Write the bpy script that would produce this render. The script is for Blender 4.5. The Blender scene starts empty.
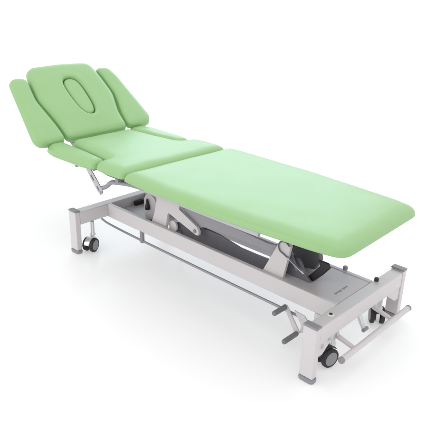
import bpy, bmesh, math
from math import sin, cos, pi, radians
from mathutils import Vector, Matrix
from mathutils.geometry import delaunay_2d_cdt, intersect_point_line

S = bpy.context.scene
COL = S.collection

# ------------------------------------------------------------------ materials
def mat(name, base, rough=.5, metal=0., noise=0., nscale=60., bump=0., bscale=200., coat=0., spec=.5):
    m = bpy.data.materials.new(name); m.use_nodes = True
    nt = m.node_tree; b = nt.nodes['Principled BSDF']
    b.inputs['Base Color'].default_value = (*base, 1)
    b.inputs['Roughness'].default_value = rough
    b.inputs['Metallic'].default_value = metal
    b.inputs['Specular IOR Level'].default_value = spec
    if coat:
        b.inputs['Coat Weight'].default_value = coat
        b.inputs['Coat Roughness'].default_value = .15
    tc = nt.nodes.new('ShaderNodeTexCoord')
    if noise:
        n = nt.nodes.new('ShaderNodeTexNoise'); n.inputs['Scale'].default_value = nscale
        n.inputs['Detail'].default_value = 5
        nt.links.new(tc.outputs['Object'], n.inputs['Vector'])
        mx = nt.nodes.new('ShaderNodeMix'); mx.data_type = 'RGBA'
        mx.inputs[6].default_value = (*[c * (1 - noise) for c in base], 1)
        mx.inputs[7].default_value = (*[min(1, c * (1 + noise)) for c in base], 1)
        nt.links.new(n.outputs['Fac'], mx.inputs[0])
        nt.links.new(mx.outputs[2], b.inputs['Base Color'])
        mr = nt.nodes.new('ShaderNodeMapRange')
        mr.inputs['To Min'].default_value = max(0, rough - .06); mr.inputs['To Max'].default_value = rough + .06
        nt.links.new(n.outputs['Fac'], mr.inputs['Value']); nt.links.new(mr.outputs['Result'], b.inputs['Roughness'])
    if bump:
        n2 = nt.nodes.new('ShaderNodeTexNoise'); n2.inputs['Scale'].default_value = bscale
        n2.inputs['Detail'].default_value = 4
        nt.links.new(tc.outputs['Object'], n2.inputs['Vector'])
        bp = nt.nodes.new('ShaderNodeBump'); bp.inputs['Strength'].default_value = bump
        bp.inputs['Distance'].default_value = .002
        nt.links.new(n2.outputs['Fac'], bp.inputs['Height'])
        nt.links.new(bp.outputs['Normal'], b.inputs['Normal'])
    return m

def vinyl_mat():
    m = mat('green_vinyl', (.278, .492, .202), .40, noise=.03, nscale=9, spec=.5, coat=.5)
    nt = m.node_tree; b = nt.nodes['Principled BSDF']
    tc = nt.nodes['Texture Coordinate']
    g = nt.nodes.new('ShaderNodeTexVoronoi'); g.inputs['Scale'].default_value = 620
    w = nt.nodes.new('ShaderNodeTexNoise'); w.inputs['Scale'].default_value = 7; w.inputs['Detail'].default_value = 3
    nt.links.new(tc.outputs['Object'], g.inputs['Vector']); nt.links.new(tc.outputs['Object'], w.inputs['Vector'])
    b1 = nt.nodes.new('ShaderNodeBump'); b1.inputs['Strength'].default_value = .3; b1.inputs['Distance'].default_value = .0006
    b2 = nt.nodes.new('ShaderNodeBump'); b2.inputs['Strength'].default_value = .5; b2.inputs['Distance'].default_value = .004
    nt.links.new(g.outputs['Distance'], b1.inputs['Height']); nt.links.new(w.outputs['Fac'], b2.inputs['Height'])
    nt.links.new(b2.outputs['Normal'], b1.inputs['Normal']); nt.links.new(b1.outputs['Normal'], b.inputs['Normal'])
    b.inputs['Coat Roughness'].default_value = .36
    return m

M = dict(
    vinyl=vinyl_mat(),
    paint=mat('powder_coated_steel', (.635, .602, .610), .34, noise=.025, nscale=25, bump=.12, bscale=900, spec=.5),
    cover=mat('cover_sheet_paint', (.60, .56, .575), .42, noise=.03, nscale=18, bump=.12, bscale=900),
    trim=mat('pale_trim', (.80, .77, .77), .4, noise=.02, nscale=20, bump=.08, bscale=900),
    cap=mat('grey_plastic', (.27, .265, .29), .5, noise=.05, nscale=60, bump=.2, bscale=700),
    grip=mat('grey_rubber_grip', (.20, .20, .205), .6, noise=.06, nscale=80, bump=.4, bscale=500),
    dark=mat('dark_grey_steel', (.14, .134, .15), .38, noise=.1, nscale=30, bump=.1, bscale=500),
    tube=mat('grey_lever_paint', (.31, .30, .325), .32, noise=.06, nscale=30, bump=.08, bscale=600),
    black=mat('black_plastic', (.014, .013, .016), .42, noise=.1, nscale=60, bump=.15, bscale=500),
    rubber=mat('caster_rubber', (.02, .019, .022), .6, noise=.1, nscale=60, bump=.2, bscale=500),
    hub=mat('caster_hub_grey', (.24, .24, .25), .45, noise=.05, nscale=60),
    zinc=mat('zinc_plated_steel', (.62, .64, .63), .3, metal=.85, noise=.06, nscale=40),
    alu=mat('brushed_aluminium', (.52, .51, .54), .33, metal=.7, noise=.05, nscale=40),
    board=mat('dark_base_board', (.07, .065, .075), .6, noise=.1, nscale=40),
    rod=mat('satin_grey_rod', (.33, .32, .335), .35, metal=.3, noise=.05, nscale=40),
    mark=mat('grey_print', (.30, .29, .33), .6, noise=.05, nscale=90),
)

# ------------------------------------------------------------------ helpers
def link(name, bm, m, parent=None, smooth=35, bevel=0., seg=2):
    bmesh.ops.recalc_face_normals(bm, faces=bm.faces)
    me = bpy.data.meshes.new(name); bm.to_mesh(me); bm.free()
    me.materials.append(m)
    o = bpy.data.objects.new(name, me); COL.objects.link(o)
    if parent: o.parent = parent
    if smooth is not None:
        for p in me.polygons: p.use_smooth = True
        if smooth < 180: me.set_sharp_from_angle(angle=radians(smooth))
    if bevel:
        b = o.modifiers.new('edges', 'BEVEL'); b.width = bevel; b.segments = seg
        b.limit_method = 'ANGLE'; b.angle_limit = radians(40); b.harden_normals = False
    return o

def box(bm, x0, x1, y0, y1, z0, z1):
    v = [bm.verts.new((x, y, z)) for x in (x0, x1) for y in (y0, y1) for z in (z0, z1)]
    for f in ((0, 1, 3, 2), (4, 6, 7, 5), (0, 4, 5, 1), (2, 3, 7, 6), (0, 2, 6, 4), (1, 5, 7, 3)):
        bm.faces.new([v[i] for i in f])

def prism(bm, pts, y0, y1):                      # polygon in x,z extruded along y
    a = [bm.verts.new((x, y0, z)) for x, z in pts]; b = [bm.verts.new((x, y1, z)) for x, z in pts]
    n = len(pts); bm.faces.new(a); bm.faces.new(b[::-1])
    for i in range(n): bm.faces.new((a[i], b[i], b[(i + 1) % n], a[(i + 1) % n]))

def cyl(bm, p0, p1, r, n=24, r1=None, rings=None):
    """solid of revolution between two points; rings = [(t, radius)...]"""
    p0 = Vector(p0); p1 = Vector(p1); d = p1 - p0; L = d.length; d.normalize()
    q = d.to_track_quat('Z', 'Y')
    rings = rings or [(0, r), (1, r if r1 is None else r1)]
    rows = []
    for t, rr in rings:
        rows.append([bm.verts.new(p0 + d * (t * L) + q @ Vector((rr * cos(2 * pi * i / n), rr * sin(2 * pi * i / n), 0))) for i in range(n)])
    for a, b in zip(rows, rows[1:]):
        for i in range(n): bm.faces.new((a[i], a[(i + 1) % n], b[(i + 1) % n], b[i]))
    bm.faces.new(rows[0][::-1]); bm.faces.new(rows[-1])

def rod_rings(L, r, e):                          # rounded ends
    e = min(e, L / 2.1)
    k = [(0, .3), (.12, .62), (.4, .88), (1, 1)]
    return [(a * e / L, r * b) for a, b in k] + [(1 - a * e / L, r * b) for a, b in reversed(k)]

def tube(bm, pts, r, n=14, sub=6):               # smooth tube through points (Catmull-Rom)
    P = [Vector(p) for p in pts]; Q = [P[0] * 2 - P[1]] + P + [P[-1] * 2 - P[-2]]
    C = []
    for i in range(1, len(Q) - 2):
        for k in range(sub):
            t = k / sub; a, b, c, d = Q[i - 1], Q[i], Q[i + 1], Q[i + 2]
            C.append(.5 * ((2 * b) + (c - a) * t + (2 * a - 5 * b + 4 * c - d) * t * t + (3 * b - a - 3 * c + d) * t ** 3))
    C.append(P[-1])
    rows = []; up = Vector((0, 1, .01))
    for i, c in enumerate(C):
        t = (C[min(i + 1, len(C) - 1)] - C[max(i - 1, 0)]).normalized()
        a = t.cross(up).normalized()
        if a.length < .1: a = Vector((1, 0, 0))
        b = t.cross(a); up = b * (1 if b.dot(up) > 0 else -1)
        rows.append([bm.verts.new(c + (a * cos(2 * pi * k / n) + b * sin(2 * pi * k / n)) * r) for k in range(n)])
    for a, b in zip(rows, rows[1:]):
        for i in range(n): bm.faces.new((a[i], a[(i + 1) % n], b[(i + 1) % n], b[i]))
    bm.faces.new(rows[0][::-1]); bm.faces.new(rows[-1])

# ------------------------------------------------------------------ upholstery
def round_poly(pts, step=.006):
    """pts = [(x, y, radius)...] -> dense outline with rounded corners (counter-clockwise)"""
    n = len(pts); out = []
    for i in range(n):
        p = Vector(pts[i][:2]); a = Vector(pts[i - 1][:2]); b = Vector(pts[(i + 1) % n][:2]); r = pts[i][2]
        u = (a - p).normalized(); v = (b - p).normalized()
        ang = u.angle(v)
        if r <= 0 or ang > 3.1: out.append(p.copy()); continue
        d = min(r / math.tan(ang / 2), (a - p).length * .48, (b - p).length * .48)
        s = p + u * d; e = p + v * d
        k = max(4, int((pi - ang) * r / step) + 3)
        for j in range(k + 1):
            t = j / k; out.append((1 - t) ** 2 * s + 2 * t * (1 - t) * p + t * t * e)
    # resample evenly
    L = [0]
    for i in range(len(out)): L.append(L[-1] + (out[(i + 1) % len(out)] - out[i]).length)
    N = int(L[-1] / step); res = []; j = 0
    for k in range(N):
        s = k * L[-1] / N
        while L[j + 1] < s: j += 1
        t = (s - L[j]) / max(1e-9, L[j + 1] - L[j])
        res.append(out[j].lerp(out[(j + 1) % len(out)], t))
    if sum(res[i - 1].x * res[i].y - res[i].x * res[i - 1].y for i in range(N)) < 0: res.reverse()
    return res

def smooth_loop(P, it):
    for _ in range(it):
        P = [(P[i - 1] + P[i] * 2 + P[(i + 1) % len(P)]) / 4 for i in range(len(P))]
    return P

def normals(P):
    n = len(P); N = []
    for i in range(n):
        t = (P[(i + 1) % n] - P[i - 1]).normalized(); N.append(Vector((t.y, -t.x)))   # outward for ccw
    return N

def dist(p, P):
    best = 9
    for i in range(len(P)):
        a = P[i - 1]; b = P[i]; ab = b - a
        t = max(0, min(1, (p - a).dot(ab) / max(1e-12, ab.length_squared)))
        d = (a + ab * t - p).length
        if d < best: best = d
    return best

def inside(p, P):
    c = False
    for i in range(len(P)):
        a = P[i - 1]; b = P[i]
        if (a.y > p.y) != (b.y > p.y) and p.x < (b.x - a.x) * (p.y - a.y) / (b.y - a.y) + a.x: c = not c
    return c

def cushion(name, outline, thick, parent, xf=None, R=.045, drop=.024, crown=.006, hole=None, step=.006, grid=.03, board=True, bulge=.004, sm=6, bow=None, binset=.022, pw=2.3):
    """padded cushion, top crest at local z = 0, underside at -thick"""
    P = smooth_loop(round_poly(outline, step), sm)
    N = normals(P)
    H = smooth_loop(round_poly(hole, step * .8), 4) if hole else None
    def prof(d, R=R, drop=drop):
        if d >= R: return 0.
        t = 1 - d / R; return -drop * (1 - math.sqrt(max(0, 1 - t ** pw)))
    def top(d, p):
        z = prof(d) + crown * (1 - math.exp(-(d / (R * 1.6)) ** 2)) - crown
        z += .0011 * (sin(p.x * 23 + 1.3 * sin(p.y * 17)) * cos(p.y * 19 + p.x * 7)) * min(1, d / .04)
        if bow: z += bow(p)
        if H:
            dh = dist(p, H); z += prof(dh, .013, .019) + .0035 * math.exp(-((dh - .022) / .012) ** 2)
        return z
    inset = [.0004, .0016, .0036, .0065, .0105, .016, .023, .031, .040, .052, .066, .082, .100]
    inset = [d for d in inset if d < R * 1.3]
    pts = [p.copy() for p in P]; base_n = len(P)
    ds = [0.] * base_n
    for k, d in enumerate(inset):
        for i, (p, n) in enumerate(zip(P, N)):
            if k > 5 and i % 2: continue
            q = p - n * d
            if not inside(q, P) or dist(q, P) < d * .93: continue
            if H and (inside(q, H) or dist(q, H) < .02): continue
            pts.append(q); ds.append(d)
    hstart = len(pts)
    if H:
        NH = normals(H)
        for d in (0., .0006, .002, .0045, .008, .0125, .017):
            for p, n in zip(H, NH):
                q = p + n * d; pts.append(q); ds.append(None)
    xs = [p.x for p in P]; ys = [p.y for p in P]
    dmax = inset[-1] + grid * .45
    x = min(xs) + .003; r = 0
    while x < max(xs):
        y = min(ys) + .003 + (grid / 2 if r % 2 else 0)
        while y < max(ys):
            q = Vector((x, y))
            if inside(q, P) and dist(q, P) > dmax and not (H and (inside(q, H) or dist(q, H) < .017 + grid * .4)):
                pts.append(q); ds.append(None)
            y += grid
        x += grid * .87; r += 1
    edges = [(i, (i + 1) % base_n) for i in range(base_n)]
    if H:
        nh = len(H); edges += [(hstart + i, hstart + (i + 1) % nh) for i in range(nh)]
    vs, es, fs, ov, oe, of = delaunay_2d_cdt(pts, edges, [], 1, 1e-6)
    bm = bmesh.new()
    V = []
    for v in vs:
        v = Vector(v); d = dist(v, P)
        V.append(bm.verts.new((v.x, v.y, top(d, v))))
    for f in fs:
        c = sum((Vector(vs[i]) for i in f), Vector((0, 0))) / len(f)
        if not inside(c, P) or (H and inside(c, H)): continue
        try: bm.faces.new([V[i] for i in f])
        except ValueError: pass
    idx = {}
    for k, o in enumerate(ov):
        for j in o: idx[j] = k
    # side wall: bulges, then tucks under
    ztop = -drop - crown
    zs = [(.0, 0.)]
    hgt = thick + ztop
    for t, off in ((.2, .6), (.45, 1.), (.7, .6), (.86, -.3), (.95, -1.6), (1., -3.6)):
        zs.append((t, off * bulge))
    prev = [V[idx[i]] for i in range(base_n)]
    for t, off in zs[1:]:
        row = [bm.verts.new((p.x + n.x * off, p.y + n.y * off, ztop - hgt * t)) for p, n in zip(P, N)]
        for i in range(base_n):
            j = (i + 1) % base_n
            bm.faces.new((prev[i], row[i], row[j], prev[j]))
        prev = row
    if not H: bm.faces.new(prev)
    else:
        ph = [V[idx[hstart + i]] for i in range(nh)]
        row = [bm.verts.new((p.x, p.y, -thick)) for p in H]
        for i in range(nh):
            j = (i + 1) % nh; bm.faces.new((ph[i], ph[j], row[j], row[i]))
        # underside ring
        q = [Vector((p.x + n.x * -3.6 * bulge, p.y + n.y * -3.6 * bulge)) for p, n in zip(P, N)]
        a = [v for v in prev]; allp = q + [p.copy() for p in H]
        vv, _, ff, o2, _, _ = delaunay_2d_cdt(allp, [(i, (i + 1) % base_n) for i in range(base_n)] + [(base_n + i, base_n + (i + 1) % nh) for i in range(nh)], [], 1, 1e-6)
        look = {}
        for k, o in enumerate(o2):
            for j in o: look[k] = j
        full = a + row
        for f in ff:
            c = sum((Vector(vv[i]) for i in f), Vector((0, 0))) / len(f)
            if inside(c, H): continue
            try: bm.faces.new([full[look[i]] for i in f])
            except (ValueError, KeyError): pass
    o = link(name, bm, M['vinyl'], parent, smooth=60)
    if xf is not None: o.matrix_local = xf
    if board:
        bm = bmesh.new()
        q = [Vector((p.x - n.x * binset, p.y - n.y * binset)) for p, n in list(zip(P, N))[::3]]
        q = [p for p in q if dist(p, P) > binset * .86]
        a = [bm.verts.new((p.x, p.y, -thick - .0005)) for p in q]; b = [bm.verts.new((p.x, p.y, -thick - .013)) for p in q]
        bm.faces.new(a); bm.faces.new(b[::-1])
        for i in range(len(q)): bm.faces.new((a[i], b[i], b[(i + 1) % len(q)], a[(i + 1) % len(q)]))
        link('base_board', bm, M['board'], o, smooth=30)
    return o

# ------------------------------------------------------------------ the table
L, W, H, PW, PD = 1.4737, .64, .229, .056, .028
YC = .328
T = bpy.data.objects.new('treatment_table', None); COL.objects.link(T)
T.empty_display_size = .2
T['label'] = 'pale green padded treatment couch with raised head section on light grey steel frame'
T['category'] = 'treatment table'

# cushions
TZ = .530
def lv(z): return Matrix.Translation((0, 0, z))
leg_out = [(.430, .006, .03), (.60, -.004, .25), (.95, -.004, .4), (1.40, .032, .3), (1.514, .054, .05), (1.498, .602, .065), (1.40, .622, .2),
           (1.0, .660, .3), (.60, .672, .25), (.450, .664, .04)]
cushion('leg_cushion', leg_out, .046, T, lv(TZ), R=.062, drop=.030, pw=2.0, bulge=.0025, crown=.004, step=.008, grid=.04, binset=.05)
mid_out = [(.420, .014, .03), (.30, .010, .05), (.222, .018, .035), (.196, .102, .015), (.05, .119, .1), (-.02, .124, .2), (-.163, .142, .04),
           (-.163, .516, .04), (-.02, .534, .2), (.05, .538, .1), (.196, .556, .015), (.222, .646, .035), (.30, .662, .05), (.440, .660, .04)]
cushion('back_cushion', mid_out, .049, T, lv(TZ), R=.055, drop=.032, pw=2.0, bulge=.003, crown=.004)
for s in (-1, 1):
    pts = [(-.200, .206, .03), (.05, .216, .12), (.192, .232, .014), (.208, .308, .03), (.12, .322, .1), (-.10, .328, .08), (-.200, .306, .05)]
    pts = [(x, YC + s * y, r) for x, y, r in pts]
    cushion('armrest_cushion', pts, .049, T, lv(TZ - .010), binset=.034, R=.040, drop=.028, pw=2.0, bulge=.003, crown=.003, grid=.02)

# raised head section: u runs up the slope, local x = -u direction kept as 'u'
TH = radians(38)
O = Vector((-.180 + .018 * sin(TH), YC, TZ + .018 * cos(TH)))
ux = Vector((-cos(TH), 0, sin(TH))); nz = Vector((sin(TH), 0, cos(TH))); vy = nz.cross(ux)
HM = Matrix.Translation(O) @ Matrix((ux, vy, nz)).transposed().to_4x4()      # local x = u, local y = -world y
head = [(-.013, -.190, .03), (.10, -.199, .10), (.229, -.240, .12), (.35, -.237, .2), (.476, -.222, .065), (.484, -.02, 0),
        (.476, .170, .065), (.35, .204, .2), (.250, .218, .12), (.17, .203, .12), (.09, .192, .10), (-.013, .187, .03)]
hw = [(.386, .012), (.380, .028), (.366, .042), (.345, .050), (.310, .0545), (.260, .055), (.215, .052), (.180, .047), (.155, .039), (.137, .027), (.127, .012)]
hole = [(u, v, 0) for u, v in hw] + [(u, -v, 0) for u, v in reversed(hw)]
HS = -.022                         # the opening sits a little off centre as seen in the picture
hole = [(u - .015, v + HS, r) for u, v, r in hole]
hc = cushion('head_cushion', head, .056, T, HM, R=.04, drop=.024, crown=.004, hole=hole, grid=.022)
def shrink(pts, d):
    c = Vector((sum(p[0] for p in pts) / len(pts), sum(p[1] for p in pts) / len(pts)))
    out = []
    for u, v, r in pts:
        w = Vector((u, v)) - c; w = w * (1 - d / w.length); out.append((c.x + w.x, c.y + w.y, r))
    return out
cushion('face_hole_plug', shrink(hole, .0040), .05, hc, lv(-.003), R=.014, drop=.015, crown=.003, step=.005, grid=.014, board=False, bulge=.001, sm=4)
for s in (-1, 1):
    if s > 0: side = [(.412, .208, .028), (.418, .298, .04), (.02, .362, .05), (-.016, .345, .04), (-.016, .200, .03), (.08, .203, .08), (.17, .215, .1), (.255, .227, .12), (.35, .213, .1)]
    else: side = [(.428, .236, .028), (.428, .322, .04), (.36, .346, .1), (.04, .380, .05), (-.006, .352, .04), (-.006, .202, .03), (.09, .212, .08), (.229, .252, .12), (.35, .249, .1)]
    side = [(u, s * v, r) for u, v, r in side]
    cushion('side_cushion', side, .050, T, HM @ lv(-.004), R=.034, drop=.020, crown=.003, grid=.02)

# base frame: four upright legs, two cross beams, two rails
for x0 in (0, L - PW):
    for y0 in (0, W - PD):
        bm = bmesh.new(); box(bm, x0, x0 + PW, y0, y0 + PD, .020, H - .006)
        leg = link('leg', bm, M['paint'], T, bevel=.003)
        bm = bmesh.new(); box(bm, x0 - .0015, x0 + PW + .0015, y0 - .0015, y0 + PD + .0015, H - .0055, H + .002)
        link('end_cap', bm, M['cap'], leg, bevel=.003)
        bm = bmesh.new()
        cx = x0 + PW / 2; cy = y0 + PD / 2; rows = []
        for z, g in ((0, -.002), (.003, .003), (.012, .0045), (.019, .003), (.0195, 0)):
            row = []
            for i in range(32):
                a = 2 * pi * i / 32; ca, sa = cos(a), sin(a)
                e = .5
                row.append(bm.verts.new((cx + (PW / 2 + g) * abs(ca) ** e * (1 if ca > 0 else -1), cy + (PD / 2 + g) * abs(sa) ** e * (1 if sa > 0 else -1), z)))
            rows.append(row)
        for a, b in zip(rows, rows[1:]):
            for i in range(32): bm.faces.new((a[i], a[(i + 1) % 32], b[(i + 1) % 32], b[i]))
        bm.faces.new(rows[0][::-1]); bm.faces.new(rows[-1])
        link('foot_pad', bm, M['cap'], leg, smooth=50)
for x0 in (.002, L - PW + .002):
    bm = bmesh.new(); box(bm, x0, x0 + PW - .004, PD + .0005, W - PD - .0005, .153, H - .009)
    cb = link('cross_beam', bm, M['paint'], T, bevel=.004)
    if x0 > 1:
        for y, z in ((.053, .134 + .012), (.094, .148 + .012)):
            bm = bmesh.new(); cyl(bm, (L - .0058, y, z - .012), (L + .001, y, z - .012), .0075, 20, rings=[(0, .0085), (.5, .0085), (.6, .006), (1, .0055)])
            link('bolt_head', bm, M['zinc'], cb, smooth=30)
        for ya, yb, yc in ((PD + .0005, .128, 1), (W - PD - .0005, W - .128, -1)):
            bm = bmesh.new()
            P = [(ya, .1575), (yb, .1575), (yb, .146), (ya + yc * .03, .098), (ya, .098)]
            a = [bm.verts.new((L - .014, y, z)) for y, z in P]; b = [bm.verts.new((L - .0055, y, z)) for y, z in P]
            bm.faces.new(a); bm.faces.new(b[::-1])
            for i in range(5): bm.faces.new((a[i], b[i], b[(i + 1) % 5], a[(i + 1) % 5]))
            link('gusset', bm, M['paint'], cb, bevel=.001)
        bm = bmesh.new(); cyl(bm, (L - .03, .128, H - .0095), (L - .03, .128, H - .003), .011, 24, rings=[(0, .013), (.25, .013), (.5, .0105)])
        w = link('grommet', bm, M['trim'], cb, smooth=30)
        bm = bmesh.new(); cyl(bm, (L - .03, .128, H - .0075), (L - .03, .128, H - .0045), .0065, 20)
        link('grommet_plug', bm, M['black'], cb, smooth=30)
for s in (-1, 1):
    yo, yi = YC + s * .132, YC + s * .112
    y0, y1 = min(yo, yi), max(yo, yi)
    bm = bmesh.new(); box(bm, PW - .0015, L - PW + .0015, y0, y1, .150, .2215)
    rail = link('side_rail', bm, M['paint'], T, bevel=.003)
    bm = bmesh.new(); box(bm, 1.335, L - PW + .001, min(yo + s * -.014, yo + s * .002), max(yo + s * -.014, yo + s * .002), .100, .1495)
    link('rail_bracket', bm, M['paint'], rail, bevel=.002)
    bm = bmesh.new(); y = yo - s * .004
    tube(bm, [(-.01, y, .118), (.06, y, .108), (.3, y, .102), (.8, y, .100), (1.22, y, .100), (1.30, y, .100)], .0058, 12)
    link('switch_rod', bm, M['rod'], rail, smooth=60)
    for hx in (.318,):
        bm = bmesh.new(); box(bm, hx - .010, hx + .010, y - .008, y + .008, .092, .152)
        link('rod_hanger', bm, M['cap'], rail, bevel=.003)
# pans between the rails
bm = bmesh.new(); box(bm, 1.115, L - PW + .0005, YC - .1115, YC + .1115, .185, .2195)
pan = link('actuator_cover', bm, M['cover'], T, bevel=.004)
bm = bmesh.new()
yy = .262
import random
random.seed(4)
for k in range(9):                              # small printed maker's mark, too small to read
    if k == 5: yy += .006; continue
    w = .007 + .004 * random.random()
    box(bm, 1.369, 1.376 + .003 * (k % 3 == 0), yy, yy + w, .2196, .2200); yy += w + .002
link('printed_mark', bm, M['mark'], pan, smooth=None)
bm = bmesh.new(); box(bm, PW - .0015, .345, YC - .111, YC + .111, .150, .172)
link('head_pan', bm, M['cover'], T, bevel=.003)
bm = bmesh.new(); box(bm, PW + .004, PW + .022, YC + .03, YC + .085, .1725, .196)
link('pan_stop', bm, M['black'], T, bevel=.003)
# levelling knobs on the far rail
for x, y, z, m, r in ((1.292, .462, .2215, 'cap', .010), (1.430, .470, .220, 'black', .009)):
    bm = bmesh.new(); cyl(bm, (x, y, z - .02), (x, y, z + .014), r, 20, rings=[(0, r * .7), (.55, r * .7), (.6, r), (.9, r), (1, r * .7)])
    link('knob', bm, M[m], T, smooth=40)

# casters
def caster(x, y, ang, z=.036, lever='black', flip=1):
    r, wd, off = (.0375 if z > .037 else .0360), .018, .0200
    c, s = cos(ang), sin(ang)
    root_bm = bmesh.new()
    # stem + fork body, wheels hang in front of the stem along local -n
    nx, ny = -s * flip, c * flip
    sx, sy = x + nx * .024, y + ny * .024
    cyl(root_bm, (sx, sy, .078), (sx, sy, .154), .008, 18, rings=[(0, .014), (.10, .014), (.2, .010), (1, .0095)])
    # fork: an arched plate between the wheels
    arch = []
    for k in range(15):
        a = radians(-25 + k * 13)
        arch.append((cos(a) * .030, sin(a) * .042))
    lower = [(-.012, -.012), (.012, -.010)]
    P = [( q[0], q[1]) for q in arch] + lower
    a = [root_bm.verts.new((x + nx * p[0] + c * .0085, y + ny * p[0] + s * .0085, z + p[1])) for p in P]
    b = [root_bm.verts.new((x + nx * p[0] - c * .0085, y + ny * p[0] - s * .0085, z + p[1])) for p in P]
    root_bm.faces.new(a); root_bm.faces.new(b[::-1])
    for i in range(len(P)): root_bm.faces.new((a[i], b[i], b[(i + 1) % len(P)], a[(i + 1) % len(P)]))
    f = link('caster', root_bm, M['zinc'], T, smooth=40, bevel=.002)
    for k in (-1, 1):
        cx, cy = x + c * off * k, y + s * off * k
        bm = bmesh.new()
        p0 = Vector((cx - c * wd / 2 * k, cy - s * wd / 2 * k, z)); p1 = Vector((cx + c * wd / 2 * k, cy + s * wd / 2 * k, z))
        cyl(bm, p0, p1, r, 48, rings=[(0, r * .80), (.05, r * .93), (.2, r), (.7, r), (.88, r * .97), (1, r * .88), (1, r * .78), (.93, r * .74)])
        t = link('wheel', bm, M['rubber'], f, smooth=40)
        bm = bmesh.new()
        q0 = p0.lerp(p1, .90); q1 = p0.lerp(p1, 1.10)
        cyl(bm, q0, q1, r, 40, rings=[(0, r * .735), (.5, r * .73), (.8, r * .66), (.86, r * .45), (.88, r * .28), (.95, r * .25), (.97, r * .1)])
        link('hub', bm, M['hub'], f, smooth=25)
    # mudguard / brake lever
    bm = bmesh.new(); rows = []
    for k in range(13):
        a = radians(35 + k * 11); row = []
        for rr, w in ((r * 1.07, -.015), (r * 1.07, .015), (r * 1.19, .013), (r * 1.19, -.013)):
            row.append(bm.verts.new((x - nx * cos(a) * rr * -1 + c * w, y - ny * cos(a) * rr * -1 + s * w, z + sin(a) * rr)))
        rows.append(row)
    for p, q in zip(rows, rows[1:]):
        for i in range(4): bm.faces.new((p[i], p[(i + 1) % 4], q[(i + 1) % 4], q[i]))
    bm.faces.new(rows[0][::-1]); bm.faces.new(rows[-1])
    link('brake_lever' if lever == 'black' else 'fender', bm, M[lever], f, smooth=40)
    return f
caster(.062, .075, radians(22), flip=1, lever='zinc')
caster(.040, .560, radians(30), flip=1, lever='zinc')
caster(1.439, .138, radians(-14), z=.0395, flip=1)
caster(1.425, .530, radians(38), flip=-1)

# transverse foot bar and its arms
bm = bmesh.new(); cyl(bm, (1.532, .082, .094), (1.532, .582, .094), .0115, 24, rings=rod_rings(.5, .0115, .004))
fb = link('foot_bar', bm, M['paint'], T, smooth=60)
for y0, y1, m in ((.080, .091, 'cap'), (.573, .584, 'cap')):
    bm = bmesh.new(); cyl(bm, (1.532, y0 - .003, .094), (1.532, y1, .094), .0122, 24, rings=rod_rings(.014, .0125, .003))
    link('bar_plug', bm, M[m], fb, smooth=50)
for y in (.178, .452):
    bm = bmesh.new(); prism(bm, [(1.428, .158), (1.448, .158), (1.456, .118), (1.524, .100), (1.524, .089), (1.444, .106), (1.430, .118)], y - .008, y + .008)
    link('bar_arm', bm, M['cover'], T, bevel=.002)
# central locking lever
bm = bmesh.new(); prism(bm, [(1.425, .152), (1.441, .152), (1.478, .088), (1.486, .078), (1.474, .071), (1.460, .090)], .326, .342)
lk = link('lock_pedal', bm, M['zinc'], T, bevel=.003)
bm = bmesh.new(); cyl(bm, (1.479, .318, .080), (1.479, .352, .080), .0075, 18, rings=rod_rings(.034, .0075, .003))
link('pedal_pad', bm, M['cap'], lk, smooth=50)
bm = bmesh.new(); cyl(bm, (1.436, .322, .140), (1.436, .346, .140), .008, 18)
link('pedal_pivot', bm, M['cap'], lk, smooth=50)

# height pedal with two grips
bm = bmesh.new()
prism(bm, [(1.196, .132), (1.214, .134), (1.268, .062), (1.284, .040), (1.276, .026), (1.258, .032)], .183, .190)
prism(bm, [(1.245, .122), (1.295, .118), (1.330, .080), (1.292, .040), (1.278, .034), (1.284, .070)], .1905, .1965)
pd = link('height_pedal', bm, M['paint'], T, bevel=.0015)
for x, z, y0, y1 in ((1.208, .125, .108, .188), (1.273, .034, .095, .184)):
    bm = bmesh.new(); cyl(bm, (x, y0, z), (x, y1, z), .0105, 24, rings=rod_rings(y1 - y0, .0105, .006))
    link('pedal_grip', bm, M['grip'], pd, smooth=60)

# cushion carrier frame
bm = bmesh.new()
for y in (.100, .556):
    box(bm, .46, 1.122, y - .008, y + .008, .424, .4505)
for x in (.50, .80, 1.108):
    box(bm, x - .010, x + .010, .1085, .5475, .427, .4485)
cf = link('cushion_frame', bm, M['alu'], T, bevel=.002)
bm = bmesh.new()
for y in (.100, .556):
    bm = bmesh.new(); tube(bm, [(.140, y, .350), (.185, y, .372), (.225, y, .402), (.275, y, .414), (.36, y, .428), (.47, y, .436)], .0105, 12)
    link('carrier_tube', bm, M['tube'], T, smooth=60)
bm = bmesh.new()
for x in (-.02, .30):
    box(bm, x - .010, x + .010, .075, .58, .428, .4485)
for y in (.17, .486):
    box(bm, -.10, .42, y - .009, y + .009, .4288, .4478)
link('back_carrier', bm, M['tube'], T, bevel=.002)
for y in (.092, .564):
    bm = bmesh.new()
    prism(bm, [(.030, .440), (.062, .450), (.112, .402), (.162, .352), (.160, .330), (.146, .320), (.128, .332), (.078, .384)], y - .0025, y + .0025)
    hl = link('head_link', bm, M['alu'], T, bevel=.001)
    for a, b in (((.078, .405), (.100, .383)), ((.122, .360), (.140, .342))):
        bm = bmesh.new(); d = Vector((b[0] - a[0], 0, b[1] - a[1])).normalized(); nn = Vector((-d.z, 0, d.x)) * .003
        pp = [(a[0] + nn.x, a[1] + nn.z), (b[0] + nn.x, b[1] + nn.z), (b[0] - nn.x, b[1] - nn.z), (a[0] - nn.x, a[1] - nn.z)]
        prism(bm, pp, y - .0036, y + .0036); link('slot', bm, M['dark'], hl, smooth=None)
    bm = bmesh.new(); cyl(bm, (.150, y - .009, .335), (.150, y + .009, .335), .006, 16); link('pivot_bolt', bm, M['zinc'], hl, smooth=30)
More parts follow.
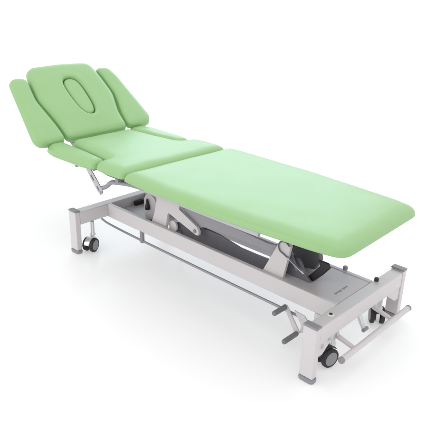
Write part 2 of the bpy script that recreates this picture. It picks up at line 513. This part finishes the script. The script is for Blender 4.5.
bm = bmesh.new()                                 # gas spring that carries the head section
cyl(bm, (.20, YC, .385), (-.06, YC, .425), .011, 20); cyl(bm, (-.06, YC, .425), (-.25, YC, .50), .005, 14)
link('gas_spring', bm, M['tube'], T, smooth=40)
for y in (.050, .606):
    bm = bmesh.new(); cyl(bm, (.025, y, .444), (.025, y, .461), .008, 16); link('armrest_stud', bm, M['cap'], T, smooth=40)
# bracing under the head section
bm = bmesh.new()
for v in (-.13, .13):
    bm = bmesh.new(); box(bm, -.02, .36, v - .010, v + .010, -.092, -.0705)
    hf = link('head_support', bm, M['tube'], T, bevel=.002); hf.matrix_local = HM

# lifting mechanism
def plate(name, pts, y0, y1, m, parent=T, bev=.0015):
    bm = bmesh.new(); prism(bm, pts, y0, y1); return link(name, bm, M[m], parent, bevel=bev)
def arc_pts(cx, cz, r, a0, a1, n=8):
    return [(cx + r * cos(radians(a0 + (a1 - a0) * i / n)), cz + r * sin(radians(a0 + (a1 - a0) * i / n))) for i in range(n + 1)]
for y0, y1 in ((.222, .236), (.420, .434)):
    lb = plate('lever_bracket', [(.366, .170), (.366, .215), (.385, .262), (.402, .330), (.400, .424), (.560, .424), (.556, .332), (.672, .282), (.684, .262), (.683, .244),
                            (.668, .240), (.486, .293), (.478, .282), (.462, .190), (.455, .170)], y0, y1, 'paint')
    bm = bmesh.new(); cyl(bm, (.660, y0 - .004, .259), (.660, y1 + .004, .259), .0085, 20); link('pivot_bolt', bm, M['cap'], lb, smooth=30)
for y0, y1 in ((.238, .249),):
    plate('upper_arm', [(.560, .335), (.600, .352), (.917, .340), (1.06, .332), (1.10, .338), (1.145, .338), (1.158, .315), (1.150, .290), (1.084, .291), (1.005, .295),
                    (.913, .293), (.798, .290), (.700, .284), (.640, .262)], y0, y1, 'tube', bev=.004)
for y0, y1 in ((.268, .280),):
    plate('lower_arm', [(.440, .150), (.440, .215), (.52, .246), (.60, .258), (.70, .262), (.771, .260), (.831, .249), (.889, .240), (.989, .240), (1.053, .242),
                    (1.12, .236), (1.16, .190), (1.10, .150)], y0, y1, 'dark', bev=.002)
for y0, y1 in ((.217, .233), (.423, .439)):
    tb = plate('tilt_bracket', [(1.036, .180), (1.052, .205), (1.122, .350), (1.132, .366), (1.150, .374), (1.176, .374), (1.185, .362), (1.175, .300), (1.158, .215), (1.158, .180)], y0, y1, 'paint')
    bm = bmesh.new(); cyl(bm, (1.156, y0 + .0155, .352), (1.156, y0 + .03, .352), .010, 20); link('pivot_bolt', bm, M['cap'], tb, smooth=30)
plate('motor_housing', [(1.125, .178), (1.150, .304), (1.190, .302), (1.205, .290), (1.230, .250), (1.258, .224), (1.258, .205), (1.240, .178)], .262, .278, 'dark', bev=.003)
bm = bmesh.new()
for x, z in ((1.205, .218), (1.225, .206), (1.188, .204)):
    bm = bmesh.new(); cyl(bm, (x, .2585, z), (x, .2625, z), .0042, 12)
    link('housing_screw', bm, M['zinc'], T, smooth=30)
plate('tilt_arm', [(1.095, .278), (1.110, .330), (1.095, .428), (1.232, .428), (1.228, .330), (1.242, .281), (1.219, .232), (1.155, .222)], .345, .372, 'dark', bev=.005)
plate('tilt_brace', [(1.272, 0.319), (1.317, 0.319), (1.328, 0.302), (1.297, 0.261), (1.242, 0.2), (1.213, 0.208), (1.259, 0.266), (1.283, 0.297)], .282, .294, 'black', bev=.004)
plate('tilt_strut', [(1.158, .320), (1.170, .330), (1.212, .262), (1.202, .254)], .242, .252, 'dark', bev=.003)
bm = bmesh.new()                                 # cross shafts
for x, z, r in ((.660, .262, .013), (1.130, .310, .012), (.520, .190, .012), (1.222, .205, .009)):
    bm = bmesh.new(); cyl(bm, (x, .264, z), (x, .392, z), r, 20)
    link('cross_shaft', bm, M['dark'], T, smooth=40)
bm = bmesh.new()
cyl(bm, (.50, YC, .178), (.80, YC, .182), .021, 28, rings=rod_rings(.3, .021, .004)); cyl(bm, (.80, YC, .182), (1.13, YC, .195), .010, 20)
link('lift_actuator', bm, M['cap'], T, smooth=40)
bm = bmesh.new(); cyl(bm, (.490, .245, .222), (.490, .262, .222), .026, 32, rings=[(0, .026), (.5, .026), (.55, .018), (.8, .018), (1, .010)])
link('actuator_mount', bm, M['trim'], T, smooth=30)
bm = bmesh.new(); box(bm, .60, .70, .300, .356, .285, .330)
link('control_box', bm, M['cap'], T, bevel=.005)
# actuator head plate with release knob near the head end
ap = plate('clevis_plate', [(.236, .172), (.228, .200), (.226, .262)] + arc_pts(.272, .262, .046, 170, 10, 12) + [(.318, .220), (.300, .172)], .292, .300, 'paint')
bm = bmesh.new(); cyl(bm, (.263, .282, .228), (.263, .282, .285), .010, 20, rings=[(0, .010), (.1, .0125), (.4, .0125), (.5, .008), (.85, .006), (1, .003)])
link('release_knob', bm, M['black'], ap, smooth=40)
plate('cable_clip', [(.262, .1725), (.345, .1725), (.345, .215), (.330, .2)], .262, .290, 'black')
# cable looping over the bracket
bm = bmesh.new()
tube(bm, [(1.182, .2145, .366), (1.165, .213, .378), (1.143, .213, .376), (1.131, .213, .358), (1.140, .212, .336), (1.165, .212, .325), (1.206, .216, .303), (1.232, .226, .282), (1.252, .236, .262)], .0026, 8)
link('cable', bm, M['dark'], T, smooth=60)
bm = bmesh.new(); cyl(bm, (1.178, .2135, .319), (1.246, .232, .268), .0048, 14); link('cable_sleeve', bm, M['alu'], T, smooth=60)

# ------------------------------------------------------------------ studio floor
bm = bmesh.new()
v = [bm.verts.new(p) for p in ((-40, -20, 0), (30, -20, 0), (30, 60, 0), (-40, 60, 0))]; bm.faces.new(v)
fm = mat('studio_floor_white', (.955, .955, .955), .25, spec=.3)
nt = fm.node_tree; pb = nt.nodes['Principled BSDF']; out = nt.nodes['Material Output']
tr = nt.nodes.new('ShaderNodeBsdfTranslucent'); tr.inputs['Color'].default_value = (.97, .97, .97, 1)
mx = nt.nodes.new('ShaderNodeMixShader'); mx.inputs[0].default_value = .33      # translucency added so white world light from below lifts the shadows
nt.links.new(pb.outputs[0], mx.inputs[1]); nt.links.new(tr.outputs[0], mx.inputs[2]); nt.links.new(mx.outputs[0], out.inputs['Surface'])
fl = link('floor', bm, fm, None, smooth=None)
fl['kind'] = 'structure'

# ------------------------------------------------------------------ lights
w = bpy.data.worlds.new('World'); S.world = w; w.use_nodes = True
w.node_tree.nodes['Background'].inputs[0].default_value = (1, 1, 1, 1)
w.node_tree.nodes['Background'].inputs[1].default_value = WORLD = 1.0
def area(name, loc, target, sx, sy, power, col=(1, 1, 1)):
    l = bpy.data.lights.new(name, 'AREA'); l.shape = 'RECTANGLE'; l.size = sx; l.size_y = sy; l.energy = power; l.color = col
    o = bpy.data.objects.new(name, l); COL.objects.link(o); o.location = loc
    o.rotation_euler = (Vector(target) - Vector(loc)).to_track_quat('-Z', 'Y').to_euler()
    o['kind'] = 'structure'
    return o
area('overhead_softbox', (.6, .8, 3.6), (.6, .3, 0), 4.5, 3.0, 12)
area('back_softbox', (-2.6, 4.2, 2.6), (.5, .3, .4), 4.0, 2.2, 44, (.56, .80, 1))
area('front_softbox', (-.6, -3.6, 2.0), (.5, .3, .2), 2.5, 2.0, 22)

# ------------------------------------------------------------------ camera
cam = bpy.data.cameras.new('camera'); co = bpy.data.objects.new('camera', cam); COL.objects.link(co)
yaw, pit, rol, f = -.7430492314716867, .40321775196636844, .031015775483419536, 587.995
F = Vector((cos(pit) * sin(yaw), cos(pit) * cos(yaw), -sin(pit))); R = Vector((cos(yaw), -sin(yaw), 0)); U = R.cross(F)
R2 = R * cos(rol) + U * sin(rol); U2 = -R * sin(rol) + U * cos(rol)
co.matrix_world = Matrix.Translation((2.361487, -1.456469, 1.325028)) @ Matrix((R2, U2, -F)).transposed().to_4x4()
cam.sensor_fit = 'HORIZONTAL'; cam.sensor_width = 36; cam.lens = f / 443 * 36; cam.clip_end = 200; cam.clip_start = .05
S.camera = co
S.view_settings.view_transform = 'Standard'; S.view_settings.look = 'None'
S.view_settings.exposure = .13; S.view_settings.gamma = 1
